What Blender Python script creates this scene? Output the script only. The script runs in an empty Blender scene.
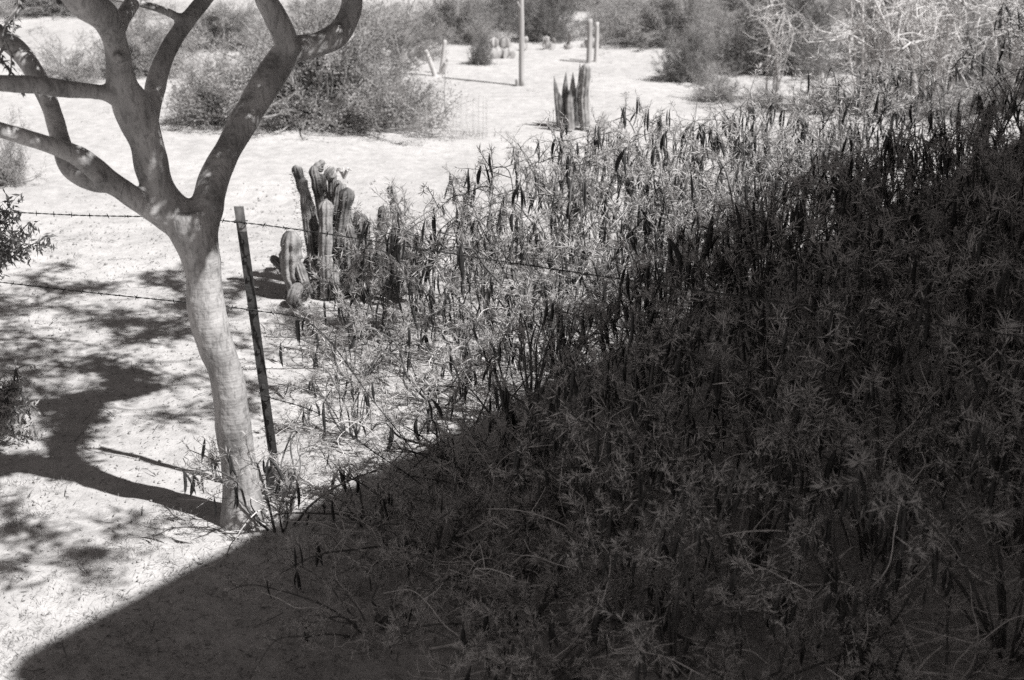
import bpy, math
import numpy as np
from mathutils import Vector, noise

R = math.radians
scene = bpy.context.scene
COL = scene.collection

# ------------------------------------------------------------------ camera
CAM_H, PITCH, LENS = 3.5, R(20.4), 50.0
FPX = 1024 * LENS / 36.0
cam_d = bpy.data.cameras.new('camera')
cam = bpy.data.objects.new('camera', cam_d)
COL.objects.link(cam)
cam.location = (0, 0, CAM_H)
cam.rotation_euler = (R(90) - PITCH, 0, 0)
cam_d.lens, cam_d.sensor_width = LENS, 36.0
cam_d.clip_start, cam_d.clip_end = 0.1, 1500
cam_d.dof.use_dof = True
cam_d.dof.focus_distance = 8.3
cam_d.dof.aperture_fstop = 2.3
scene.camera = cam

# ------------------------------------------------------------------ light
SUN_A, SUN_B = 0.64, 0.39            # shadow of a point 1 m up falls at (-A, +B)
sun_vec = Vector((SUN_A, -SUN_B, 1.0)).normalized()
world = bpy.data.worlds.new('World')
scene.world = world
world.use_nodes = True
wn, wl = world.node_tree.nodes, world.node_tree.links
sky = wn.new('ShaderNodeTexSky')
sky.sky_type = 'NISHITA'
sky.sun_disc = False
sky.sun_elevation = math.asin(sun_vec.z)
sky.sun_rotation = math.atan2(sun_vec.x, sun_vec.y)
sky.altitude, sky.air_density, sky.dust_density = 800, .8, .5
bw = wn.new('ShaderNodeSeparateColor')     # black-and-white film behind an orange filter: grey sky light
wl.new(sky.outputs[0], bw.inputs[0])
mixv = wn.new('ShaderNodeMix')
mixv.inputs[0].default_value = .8
wl.new(bw.outputs[0], mixv.inputs[2])
wl.new(bw.outputs[1], mixv.inputs[3])
tint = wn.new('ShaderNodeMix')       # faint warm tone of the print
tint.data_type, tint.blend_type = 'RGBA', 'MULTIPLY'
tint.inputs[0].default_value = 1.0
tint.inputs[7].default_value = (1.07, .985, .96, 1)
wl.new(mixv.outputs[0], tint.inputs[6])
wl.new(tint.outputs[2], wn['Background'].inputs[0])
wn['Background'].inputs[1].default_value = 0.061
sun_d = bpy.data.lights.new('sun', 'SUN')
sun_d.energy, sun_d.angle, sun_d.color = 5.0, R(0.6), (1.0, 0.99, 0.98)
sun = bpy.data.objects.new('sun', sun_d)
COL.objects.link(sun)
sun.location = sun_vec * 40
sun.rotation_euler = (-sun_vec).to_track_quat('-Z', 'Y').to_euler()
vs = scene.view_settings
vs.view_transform, vs.look, vs.gamma, vs.use_curve_mapping = 'Standard', 'None', 1.0, False
vs.exposure = 0.76
scene.cycles.use_denoising = False
scene.cycles.max_bounces = 4
scene.cycles.transparent_max_bounces = 6
scene.cycles.sample_clamp_indirect = 4.0

# ------------------------------------------------------------------ helpers
CP, SP = math.cos(PITCH), math.sin(PITCH)

def ray(px, py):
    a, b = (px - 512) / FPX, (340 - py) / FPX
    return Vector((a, CP + b * SP, -SP + b * CP))

def G(px, py, z=0.0):
    r = ray(px, py)
    t = (z - CAM_H) / r.z
    return Vector((r.x * t, r.y * t, z))

def P(px, py, Y):
    r = ray(px, py)
    return Vector((0, 0, CAM_H)) + r * (Y / r.y)

def depth(p):
    return p[1] * CP + (CAM_H - p[2]) * SP

def gz(x, y):
    a = noise.noise((x * .35, y * .35, 3.1)) * .035 + noise.noise((x * 1.3, y * 1.3, 7.7)) * .014
    if abs(x) < 6.5 and 2.5 < y < 15.5:
        a += noise.noise((x * 3.6, y * 3.6, 1.2)) * .022 + noise.noise((x * 9, y * 9, 5.2)) * .010
    return a

def unit(v):
    return v / np.maximum(np.linalg.norm(v, axis=-1, keepdims=True), 1e-9)

def spline(pts, n=6):
    """Catmull-Rom through points of any width (position + radius)."""
    p = np.asarray(pts, float)
    if len(p) < 3:
        t = np.linspace(0, 1, n + 1)[:, None]
        return p[0] * (1 - t) + p[-1] * t
    q = np.vstack([2 * p[0] - p[1], p, 2 * p[-1] - p[-2]])
    out = []
    for i in range(len(p) - 1):
        a, b, c, d = q[i:i + 4]
        for t in np.arange(n) / n:
            out.append(.5 * (2 * b + (c - a) * t + (2 * a - 5 * b + 4 * c - d) * t * t + (3 * b - a - 3 * c + d) * t ** 3))
    out.append(p[-1])
    return np.array(out)

class MB:
    """Collects quads; build() links them as one mesh object."""
    def __init__(self):
        self.v, self.f, self.n = [], [], 0
    def add(self, v, f):
        self.v.append(np.asarray(v, float))
        self.f.append(np.asarray(f, np.int64) + self.n)
        self.n += len(v)
    def tube(self, pts, rad, seg=6, ribs=0, ribdepth=0.0, cap=False):
        pts = np.asarray(pts, float)
        rad = np.asarray(rad, float) * np.ones(len(pts))
        tan = unit(np.gradient(pts, axis=0))
        ref = np.array([1.0, 0, 0]) if abs(tan[0][0]) < .8 else np.array([0, 1.0, 0])
        u = unit(np.cross(tan[0], ref))
        rings = []
        ang = np.linspace(0, 2 * np.pi, seg, endpoint=False)
        prof = 1 - ribdepth * (.5 - .5 * np.cos(ang * ribs)) if ribs else np.ones(seg)
        for i in range(len(pts)):
            u = unit(u - tan[i] * np.dot(u, tan[i]))
            w = np.cross(tan[i], u)
            rings.append(pts[i] + rad[i] * prof[:, None] * (np.cos(ang)[:, None] * u + np.sin(ang)[:, None] * w))
        v = np.vstack(rings)
        i = np.arange(len(pts) - 1)[:, None] * seg
        j = np.arange(seg)[None]
        k = (j + 1) % seg
        f = np.stack([i + j, i + k, i + seg + k, i + seg + j], -1).reshape(-1, 4)
        if cap:
            for e, idx in ((0, 0), (len(pts) - 1, 1)):
                c = len(v)
                v = np.vstack([v, pts[e]])
                b = e * seg
                jj = np.arange(0, seg, 2)
                q = np.stack([np.full(len(jj), c), b + jj, b + (jj + 1) % seg, b + (jj + 2) % seg], -1)
                f = np.vstack([f, q if idx else q[:, ::-1]])
        self.add(v, f)
    def blades(self, base, direc, length, width, side=None, tip=.3, rng=None):
        base, direc = np.asarray(base, float), unit(np.asarray(direc, float))
        n = len(base)
        length = (np.asarray(length) * np.ones(n))[:, None]
        width = (np.asarray(width) * np.ones(n))[:, None]
        s = unit(np.cross(direc, rng.normal(size=(n, 3))))
        e = base + direc * length
        m = base + direc * length * .5
        v = np.stack([base, m - s * width * .5, e, m + s * width * .5], 1).reshape(-1, 3)
        self.add(v, np.arange(4 * n).reshape(n, 4))
    def box(self, c, sx, sy, sz, rz=0.0):
        co, si = math.cos(rz), math.sin(rz)
        v = []
        for dz in (-.5, .5):
            for dx, dy in ((-.5, -.5), (.5, -.5), (.5, .5), (-.5, .5)):
                x, y = dx * sx, dy * sy
                v.append((c[0] + x * co - y * si, c[1] + x * si + y * co, c[2] + dz * sz))
        self.add(v, [(3, 2, 1, 0), (4, 5, 6, 7), (0, 1, 5, 4), (1, 2, 6, 5), (2, 3, 7, 6), (3, 0, 4, 7)])
    def mesh(self, name, mat, smooth=True):
        me = bpy.data.meshes.new(name)
        v = np.vstack(self.v).astype(np.float32)
        f = np.vstack(self.f).astype(np.int32)
        me.vertices.add(len(v))
        me.vertices.foreach_set('co', v.ravel())
        me.loops.add(f.size)
        me.loops.foreach_set('vertex_index', f.ravel())
        me.polygons.add(len(f))
        me.polygons.foreach_set('loop_start', np.arange(0, f.size, 4, dtype=np.int32))
        me.update(calc_edges=True)
        me.polygons.foreach_set('use_smooth', np.full(len(f), smooth))
        me.materials.append(mat)
        return me
    def build(self, name, mat, parent=None, smooth=True):
        return link(name, self.mesh(name, mat, smooth), parent)

def link(name, data, parent=None):
    o = bpy.data.objects.new(name, data)
    COL.objects.link(o)
    if parent is not None:
        o.parent = parent
    return o

def empty(name, loc=(0, 0, 0), rz=0.0):
    o = link(name, None)
    o.location = loc
    o.rotation_euler = (0, 0, rz)
    o.empty_display_size = .1
    return o

def tag(o, label=None, cat=None, group=None, kind=None):
    for k, v in (('label', label), ('category', cat), ('group', group), ('kind', kind)):
        if v:
            o[k] = v
    return o

def copy_tree(o, parent=None):
    c = o.copy()
    COL.objects.link(c)
    c.parent = parent
    for ch in list(o.children):
        copy_tree(ch, c)
    return c

# ------------------------------------------------------------------ materials (all warm greys: a monochrome print)
def grey(v):
    return (min(v * 1.022, 1), v * .996, v * .984, 1)

def mat(name, lo, hi, scale=8.0, rough=.8, bump=0.0, bscale=40.0, transl=0.0, stretch=None, detail=6, spec=.2):
    m = bpy.data.materials.new(name)
    m.use_nodes = True
    nt = m.node_tree
    n, l = nt.nodes, nt.links
    bs = n['Principled BSDF']
    tc = n.new('ShaderNodeTexCoord')
    mp = n.new('ShaderNodeMapping')
    if stretch:
        mp.inputs['Scale'].default_value = stretch
    l.new(tc.outputs['Object'], mp.inputs[0])
    nz = n.new('ShaderNodeTexNoise')
    nz.inputs['Scale'].default_value = scale
    nz.inputs['Detail'].default_value = detail
    l.new(mp.outputs[0], nz.inputs['Vector'])
    cr = n.new('ShaderNodeValToRGB')
    cr.color_ramp.elements[0].position, cr.color_ramp.elements[1].position = .3, .7
    cr.color_ramp.elements[0].color, cr.color_ramp.elements[1].color = grey(lo), grey(hi)
    l.new(nz.outputs[0], cr.inputs[0])
    l.new(cr.outputs[0], bs.inputs['Base Color'])
    bs.inputs['Roughness'].default_value = rough
    bs.inputs['Specular IOR Level'].default_value = spec
    if bump:
        b = n.new('ShaderNodeBump')
        b.inputs['Strength'].default_value = bump
        b.inputs['Distance'].default_value = .01
        n2 = n.new('ShaderNodeTexNoise')
        n2.inputs['Scale'].default_value = bscale
        n2.inputs['Detail'].default_value = 5
        l.new(mp.outputs[0], n2.inputs['Vector'])
        l.new(n2.outputs[0], b.inputs['Height'])
        l.new(b.outputs[0], bs.inputs['Normal'])
    if transl:
        t = n.new('ShaderNodeBsdfTranslucent')
        l.new(cr.outputs[0], t.inputs[0])
        mx = n.new('ShaderNodeMixShader')
        mx.inputs[0].default_value = transl
        l.new(bs.outputs[0], mx.inputs[1])
        l.new(t.outputs[0], mx.inputs[2])
        l.new(mx.outputs[0], n['Material Output'].inputs[0])
    return m

def sand_material():
    m = bpy.data.materials.new('pale_sand')
    m.use_nodes = True
    n, l = m.node_tree.nodes, m.node_tree.links
    bs = n['Principled BSDF']
    tc = n.new('ShaderNodeTexCoord')
    def nz(scale, detail=6, rough=.6):
        x = n.new('ShaderNodeTexNoise')
        x.inputs['Scale'].default_value = scale
        x.inputs['Detail'].default_value = detail
        x.inputs['Roughness'].default_value = rough
        l.new(tc.outputs['Object'], x.inputs['Vector'])
        return x
    def ramp(src, p0, c0, p1, c1):
        r = n.new('ShaderNodeValToRGB')
        r.color_ramp.elements[0].position, r.color_ramp.elements[1].position = p0, p1
        r.color_ramp.elements[0].color, r.color_ramp.elements[1].color = (grey(c0), grey(c1)) if c1 < 1 else ((c0, c0, c0, 1), (c1, c1, c1, 1))
        l.new(src.outputs[0], r.inputs[0])
        return r
    def mul(a, b, f=1.0):
        x = n.new('ShaderNodeMix')
        x.data_type, x.blend_type = 'RGBA', 'MULTIPLY'
        x.inputs[0].default_value = f
        l.new(a, x.inputs[6])
        l.new(b, x.inputs[7])
        return x.outputs[2]
    big = ramp(nz(.6, 5), .3, .40, .7, .50)            # broad patches of damp and dusty sand
    mid = ramp(nz(7, 8, .7), .3, .6, .6, 1.0)         # scuffed patches
    fine = ramp(nz(55, 5, .8), .34, .5, .46, 1.0)      # gravel and litter specks
    c = mul(mul(big.outputs[0], mid.outputs[0], .75), fine.outputs[0], .8)
    l.new(c, bs.inputs['Base Color'])
    bs.inputs['Roughness'].default_value = .95
    bs.inputs['Specular IOR Level'].default_value = .1
    b1 = n.new('ShaderNodeBump')
    b1.inputs['Strength'].default_value = .6
    b1.inputs['Distance'].default_value = .02
    l.new(nz(18, 8, .7).outputs[0], b1.inputs['Height'])
    l.new(b1.outputs[0], bs.inputs['Normal'])
    return m

def bark_material():
    m = mat('smooth_mottled_bark', .17, .42, 6, .6, .0, 45, stretch=(1, 1, .5), spec=.3)
    n, l = m.node_tree.nodes, m.node_tree.links
    bs = n['Principled BSDF']
    tc = [x for x in n if x.type == 'TEX_COORD'][0]
    def nz(scale, detail, st, dist=0.0):
        mp = n.new('ShaderNodeMapping')
        mp.inputs['Scale'].default_value = st
        l.new(tc.outputs['Object'], mp.inputs[0])
        x = n.new('ShaderNodeTexNoise')
        x.inputs['Scale'].default_value, x.inputs['Detail'].default_value, x.inputs['Distortion'].default_value = scale, detail, dist
        l.new(mp.outputs[0], x.inputs['Vector'])
        return x
    wr = nz(9, 4, (.7, .7, 4.5), .6)          # horizontal wrinkles
    lump = nz(16, 5, (1, 1, .6))
    spots = nz(52, 9, (1, 1, .35), .4)
    prev = None
    for src, st, dist in ((lump, .9, .022), (wr, .6, .008), (spots, .5, .005)):
        b = n.new('ShaderNodeBump')
        b.inputs['Strength'].default_value, b.inputs['Distance'].default_value = st, dist
        l.new(src.outputs[0], b.inputs['Height'])
        if prev:
            l.new(prev.outputs[0], b.inputs['Normal'])
        prev = b
    l.new(prev.outputs[0], bs.inputs['Normal'])
    # dark lichen specks and stains
    r = n.new('ShaderNodeValToRGB')
    r.color_ramp.elements[0].position, r.color_ramp.elements[1].position = .40, .47
    r.color_ramp.elements[0].color, r.color_ramp.elements[1].color = (.35, .35, .35, 1), (1, 1, 1, 1)
    l.new(spots.outputs[0], r.inputs[0])
    cr = [x for x in n if x.type == 'VALTORGB'][0]
    mx = n.new('ShaderNodeMix')
    mx.data_type, mx.blend_type = 'RGBA', 'MULTIPLY'
    mx.inputs[0].default_value = .45
    l.new(cr.outputs[0], mx.inputs[6])
    l.new(r.outputs[0], mx.inputs[7])
    l.new(mx.outputs[2], bs.inputs['Base Color'])
    return m

M = dict(
    sand=sand_material(),
    bark=bark_material(),
    twig=mat('grey_twig_bark', .16, .34, 20, .8),
    tree_leaf=mat('tree_leaf', .09, .17, 6, .7, transl=.3),
    needle=mat('silvery_needle_leaf', .38, .60, 3, .55, transl=.38, spec=.35),
    needle_grey=mat('dull_needle_leaf', .30, .50, 3, .6, transl=.38, spec=.3),
    stem=mat('shrub_stem', .06, .13, 25, .75),
    dead=mat('dead_pale_twig', .42, .66, 25, .7),
    pod=mat('dark_seed_pod', .018, .045, 30, .6, spec=.25),
    bush_leaf=mat('dusty_bush_leaf', .24, .46, 2.5, .8, transl=.35),
    bush_dark=mat('dark_bush_leaf', .13, .28, 2.5, .8, transl=.35),
    cactus=mat('cactus_skin', .05, .30, 11, .65, .5, 60),
    cactus_pale=mat('weathered_cactus_skin', .14, .34, 16, .75, .6, 60),
    pad=mat('prickly_pear_pad', .26, .42, 12, .6),
    steel=mat('rusty_steel', .03, .07, 30, .7, .3, 80),
    steel_tip=mat('worn_post_tip', .10, .26, 30, .6),
    wire=mat('rusty_wire', .02, .04, 40, .6),
    cage=mat('galvanised_wire', .4, .5, 30, .45),
    wood=mat('weathered_wood', .26, .42, 30, .85, .5, 60, stretch=(1, 1, .1)),
    wood_pale=mat('pale_weathered_wood', .35, .5, 30, .85, .5, 60, stretch=(1, 1, .1)),
    plaster=mat('pale_plaster', .50, .58, 4, .9, .4, 50),
    roof=mat('grey_roofing', .2, .26, 6, .9),
    glass=mat('dark_window_glass', .02, .03, 3, .08, spec=.6),
    straw=mat('dry_grass', .20, .40, 5, .85, transl=.2),
    litter=mat('leaf_litter', .06, .30, 4, .9),
    stone=mat('small_stone', .22, .42, 12, .9, .4, 40),
)

# ================================================================== STRUCTURE
def axis(lo, hi, d0, d1, step):
    """coordinates dense in [d0, d1], growing outwards to lo / hi"""
    core = list(np.arange(d0, d1 + 1e-6, step))
    s, x, up = step, core[-1], []
    while x < hi:
        s *= 1.18
        x += s
        up.append(min(x, hi))
    s, x, dn = step, core[0], []
    while x > lo:
        s *= 1.18
        x -= s
        dn.append(max(x, lo))
    return np.array(dn[::-1] + core + up)

def build_ground():
    xs = axis(-400, 400, -4.6, 4.6, .06)
    ys = axis(-200, 700, 4.0, 13.0, .06)
    nx, ny = len(xs), len(ys)
    v = np.zeros((ny, nx, 3))
    for j, y in enumerate(ys):
        for i, x in enumerate(xs):
            z = gz(x, y)
            v[j, i] = (x, y, z)
    f = (np.arange(ny - 1)[:, None] * nx + np.arange(nx - 1)[None])
    f = np.stack([f, f + 1, f + nx + 1, f + nx], -1).reshape(-1, 4)
    b = MB()
    b.add(v.reshape(-1, 3), f)
    tag(b.build('ground', M['sand']), kind='structure')
build_ground()

# ---- the two-storey house that throws the big diagonal shade (stands right of the view)
def build_house():
    e1 = np.array([math.cos(R(53)), math.sin(R(53))])
    e2 = np.array([e1[1], -e1[0]])
    He = 6.2
    c0 = np.array([-2.26, 5.29]) + He * np.array([SUN_A, -SUN_B])
    rz = math.atan2(e1[1], e1[0])
    h = empty('house', (c0[0], c0[1], 0))
    tag(h, 'pale plastered two-storey house with flat overhanging roof beside the shaded thicket', 'house')
    Lr, Wr = 17.0, 8.0
    def boxat(name, a, b, z, la, lb, hz, m, par, dz=0):
        mb = MB()
        c = e1 * a + e2 * b
        mb.box((c[0], c[1], z), la, lb, hz, rz)
        return mb.build(name, m, par, smooth=False)
    ring = []                                           # flat roof slab with rounded corners
    rc = .2
    for ca, cb, a0 in ((rc, rc, 180), (Lr - rc, rc, 270), (Lr - rc, Wr - rc, 0), (rc, Wr - rc, 90)):
        for k in range(7):
            an = R(a0 + 15 * k)
            ring.append(e1 * (ca + rc * math.cos(an)) + e2 * (cb + rc * math.sin(an)))
    rb = MB()
    nr = len(ring)
    v = [(p[0], p[1], z) for z in (He - .24, He) for p in ring] + [(*(e1 * Lr / 2 + e2 * Wr / 2), z) for z in (He - .24, He)]
    f = [(k, (k + 1) % nr, nr + (k + 1) % nr, nr + k) for k in range(nr)]
    f += [(2 * nr + t, t * nr + k, t * nr + (k + 1) % nr, t * nr + (k + 2) % nr) for t in (0, 1) for k in range(0, nr, 2)]
    rb.add(v, f)
    rb.build('roof', M['roof'], h, smooth=False)
    boxat('wall', Lr / 2, .6, (He - .3) / 2, Lr - 1, .24, He - .3, M['plaster'], h)
    boxat('wall', Lr / 2, Wr - .6, (He - .3) / 2, Lr - 1, .24, He - .3, M['plaster'], h)
    boxat('wall', .62, Wr / 2, (He - .3) / 2, .24, Wr - 1.45, He - .3, M['plaster'], h)
    boxat('wall', Lr - .62, Wr / 2, (He - .3) / 2, .24, Wr - 1.45, He - .3, M['plaster'], h)
    for a in (4, 8.5, 13):
        for z in (1.6, 4.4):
            w = boxat('window', a, .455, z, 1.3, .06, 1.1, M['wood'], h)
            boxat('pane', a, .42, z, 1.14, .02, .94, M['glass'], w)
build_house()

# ================================================================== FOREGROUND TREE
def limb(pts, n=7):
    """pixel path (px, py, Y, radius in px) -> dense world spline with radii"""
    w = []
    for px, py, Y, r in pts:
        p = P(px, py, Y)
        w.append((p.x, p.y, p.z, r * depth(p) / FPX))
    return spline(w, n)

def build_tree():
    rng = np.random.default_rng(11)
    b0 = G(242, 524)
    root = empty('tree', (b0.x, b0.y, gz(b0.x, b0.y)))
    tag(root, 'smooth-barked tree with forking limbs standing in the sun beside the steel fence post', 'tree')
    off = np.array(root.location)
    limbs = dict(
        trunk=[(247, 552, 6.69, 42), (244, 524, 6.69, 25), (240, 473, 6.69, 18), (234, 433, 6.68, 17.5), (227, 378, 6.66, 17.5), (214, 341, 6.65, 18.5),
               (206, 306, 6.66, 18.5), (203, 270, 6.68, 19.5), (196, 240, 6.69, 23), (187, 212, 6.7, 24)],
        A=[(196, 240, 6.69, 20), (206, 210, 6.74, 17), (215, 176, 6.85, 14.5), (235, 137, 7.0, 14), (256, 100, 7.15, 15), (286, 52, 7.35, 15)],
        A2=[(270, 76, 7.25, 14), (290, 52, 7.38, 14), (316, 45, 7.45, 11.5), (338, 34, 7.5, 13), (351, 10, 7.55, 11), (353, -14, 7.6, 10.5), (366, -50, 7.7, 9)],
        A1=[(276, 66, 7.28, 12), (286, 44, 7.3, 12), (275, 16, 7.25, 11.5), (263, -6, 7.2, 10.5), (255, -40, 7.1, 9)],
        B=[(190, 226, 6.7, 20), (166, 205, 6.7, 19), (154, 176, 6.68, 17), (146, 141, 6.64, 17), (132, 106, 6.6, 20), (122, 84, 6.56, 16), (117, 50, 6.5, 12.5), (110, 24, 6.42, 13)],
        Ba=[(113, 34, 6.45, 12), (104, 16, 6.38, 15), (86, 4, 6.3, 17), (66, -16, 6.2, 15), (40, -40, 6.1, 12)],
        Bb=[(115, 42, 6.48, 8), (121, 21, 6.55, 8.5), (132, 3, 6.65, 8), (142, -20, 6.75, 7)],
        B2=[(128, 104, 6.58, 13), (112, 96, 6.52, 9), (98, 92, 6.5, 8), (66, 89, 6.4, 9.5), (35, 85, 6.3, 9.5), (0, 83, 6.2, 9), (-40, 78, 6.1, 8)],
        C=[(147, 140, 6.66, 9), (151, 112, 6.72, 9), (156, 84, 6.8, 10.5), (162, 64, 6.85, 9.5), (172, 43, 6.92, 9.5), (187, 21, 7.0, 8.5), (200, 5, 7.08, 8), (224, -24, 7.2, 7)],
        Cb=[(184, 20, 6.98, 5), (162, 10, 6.95, 4.5), (137, 3, 6.85, 4), (104, -3, 6.8, 3.5)],
        D=[(192, 232, 6.69, 16), (168, 218, 6.68, 14), (141, 203, 6.62, 11), (120, 188, 6.55, 11.5), (99, 176, 6.5, 13)],
        D1=[(112, 184, 6.53, 11), (92, 166, 6.47, 11), (76, 155, 6.42, 10.5), (53, 146, 6.36, 8.5), (21, 136, 6.3, 8.5), (-12, 126, 6.22, 8), (-50, 110, 6.1, 7)],
        D2=[(112, 183, 6.55, 10), (92, 180, 6.58, 12), (72, 168, 6.65, 12), (62, 146, 6.72, 10), (56, 124, 6.8, 9.5), (48, 100, 6.86, 9.5), (33, 70, 6.92, 10), (18, 50, 6.98, 10.5), (0, 36, 7.05, 10), (-30, 10, 7.2, 8)],
    )
    mb = MB()
    ends, world_limbs = [], {}
    for k, pts in limbs.items():
        s = limb(pts)
        world_limbs[k] = s
        pos, rad = s[:, :3] - off, s[:, 3].copy()
        for i in range(len(rad)):                       # lumpy, slightly twisted wood
            rad[i] *= 1 + .10 * noise.noise(tuple(s[i, :3] * 5)) + .08 * noise.noise(tuple(s[i, :3] * 13))
        mb.tube(pos, rad, 16, cap=True)
        if k not in ('trunk', 'A', 'B', 'D'):
            ends.append(s[-1])
    for px, py, Y, r in ((99, 178, 6.44, 7), (296, 48, 7.28, 6), (118, 58, 6.42, 6), (338, 30, 7.42, 6)):   # knots, cut stubs
        p = np.array(P(px, py, Y)) - off
        rr = r * 6.9 / FPX
        mb.tube([p + (0, .06, 0), p + (0, 0, .0), p + (0, -.035, .008)], [rr, rr, rr * .8], 12, cap=True)
    raw = mb.build('raw', M['bark'])
    rm = raw.modifiers.new('r', 'REMESH')
    rm.mode, rm.voxel_size = 'VOXEL', .011
    sm = raw.modifiers.new('s', 'SMOOTH')
    sm.factor, sm.iterations = .5, 9
    me = bpy.data.meshes.new_from_object(raw.evaluated_get(bpy.context.evaluated_depsgraph_get()))
    bpy.data.objects.remove(raw)
    me.name = 'trunk'
    me.materials.clear()
    me.materials.append(M['bark'])
    me.polygons.foreach_set('use_smooth', np.full(len(me.polygons), True))
    link('trunk', me, root)

    # upper branches reach for points spread through the crown; the crown's underside lies above the view
    nodes = [(e[:3], e[3]) for e in ends]
    def low(p):
        return 3.66 - .123 * p[1] + .10
    targets = []
    cen, rad = np.array([-.55, 8.0, 3.75]), np.array([2.1, 1.75, .95])
    while len(targets) < 200:
        q = rng.normal(size=3)
        q = q / np.linalg.norm(q) * rng.random() ** .36
        p = cen + q * rad
        if p[2] > low(p):
            targets.append(p)
    close = set()
    for k in ('A', 'A2', 'A1', 'B', 'Ba', 'C', 'D', 'D1', 'D2', 'B2'):     # unseen sprays added along the sun rays to put the limbs in shade
        for q in world_limbs[k][::3]:
            if rng.random() < .73:
                z = rng.uniform(3.0, 3.5)
                p = q[:3] + np.array([SUN_A, -SUN_B, 1.0]) * (z - q[2]) + rng.normal(0, .05, 3)
                if p[2] > low(p):
                    close.add(tuple(p))
                    targets.append(p)
    for _ in range(9):
        p = rng.uniform((-.5, 4.6, 3.3), (.4, 5.5, 3.9))
        if p[2] > low(p):
            targets.append(p)
    def nearest(p):
        return min(range(len(nodes)), key=lambda i: np.linalg.norm(nodes[i][0] - p) + (9 if nodes[i][1] < .004 else 0))
    todo = list(targets)
    leaf, tw = MB(), MB()
    nb = 0
    while todo:
        e = np.array([nodes[i][0] for i in range(len(nodes))])
        d = [np.min(np.linalg.norm(e - t, axis=1)) for t in todo]
        t = todo.pop(int(np.argmin(d)))
        i = nearest(t)
        p0, r0 = nodes[i]
        L = np.linalg.norm(t - p0)
        r1 = min(max(r0 * .88, .010), .045)
        mid1 = p0 * .66 + t * .34 + rng.normal(0, .07 * L, 3) + (0, 0, .08 * L)
        mid2 = p0 * .33 + t * .67 + rng.normal(0, .07 * L, 3) + (0, 0, .10 * L)
        for mm in (mid1, mid2):
            mm[2] = max(mm[2], low(mm) - .05)
        path = spline(np.vstack([p0, mid1, mid2, t]), 4)
        rr = np.linspace(r1, r1 * .55, len(path))
        one = MB()
        one.tube(path - off, rr, 6)
        if r1 > .0125:
            one.build('branch', M['bark'], root)
        else:
            tw.add(one.v[0], one.f[0])
        for a in range(3, len(path), 3):
            nodes.append((path[a], rr[a]))
        # leafy sprays round the outer half, in clumps with gaps between
        near = tuple(t) in close
        leafy = near or noise.noise(tuple(t * 1.9)) > -.02
        for a in range(len(path) - 4 if near else len(path) // 3, len(path)):
            for _ in range((3 if near else 2) if leafy else 0):
                dv = unit(rng.normal(size=3) + (0, 0, .1))
                q0 = path[a]
                q1 = q0 + dv * (rng.uniform(.05, .15) if near else rng.uniform(.12, .34))
                if q1[2] < low(q1):
                    continue
                qs = spline(np.vstack([q0, (q0 + q1) / 2 + rng.normal(0, .02, 3), q1]), 3)
                tw.tube(qs - off, np.linspace(.004, .002, len(qs)), 3)
                n = 16 if near else 9
                tt = rng.random(n)[:, None]
                base = q0 * (1 - tt) + q1 * tt + rng.normal(0, .015, (n, 3)) - off
                leaf.blades(base, rng.normal(size=(n, 3)) + dv * .8 - (0, 0, .2), rng.uniform(.045, .085, n), rng.uniform(.018, .03, n), rng=rng)
        nb += 1
    # one drooping leafy twig at the left limb
    for px, py, Y, ln in ((14, 0, 6.3, .36), (4, 60, 6.3, .2), (22, 4, 6.6, .2)):
        q0 = np.array(P(px, py - 14, Y))
        q = [q0]
        for k in range(5):
            q.append(q[-1] + np.array([rng.normal(0, .025), rng.normal(0, .03), -ln / 5]))
        qs = spline(np.array(q), 3)
        tw.tube(qs - off, np.linspace(.007, .003, len(qs)), 5)
        n = 60
        base = qs[rng.integers(2, len(qs), n)] - off
        leaf.blades(base, rng.normal(size=(n, 3)) + (0, 0, -.6), rng.uniform(.02, .05, n), rng.uniform(.008, .014, n), rng=rng)
    tag(tw.build('twigs', M['twig'], root), kind='stuff')
    tag(leaf.build('crown', M['tree_leaf'], root, smooth=False), kind='stuff')
build_tree()

# ================================================================== FENCE
FENCE_L, FENCE_M, FENCE_R = np.array([-4.45, 8.42]), np.array([-1.27, 6.98]), np.array([3.05, 4.85])

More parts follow.
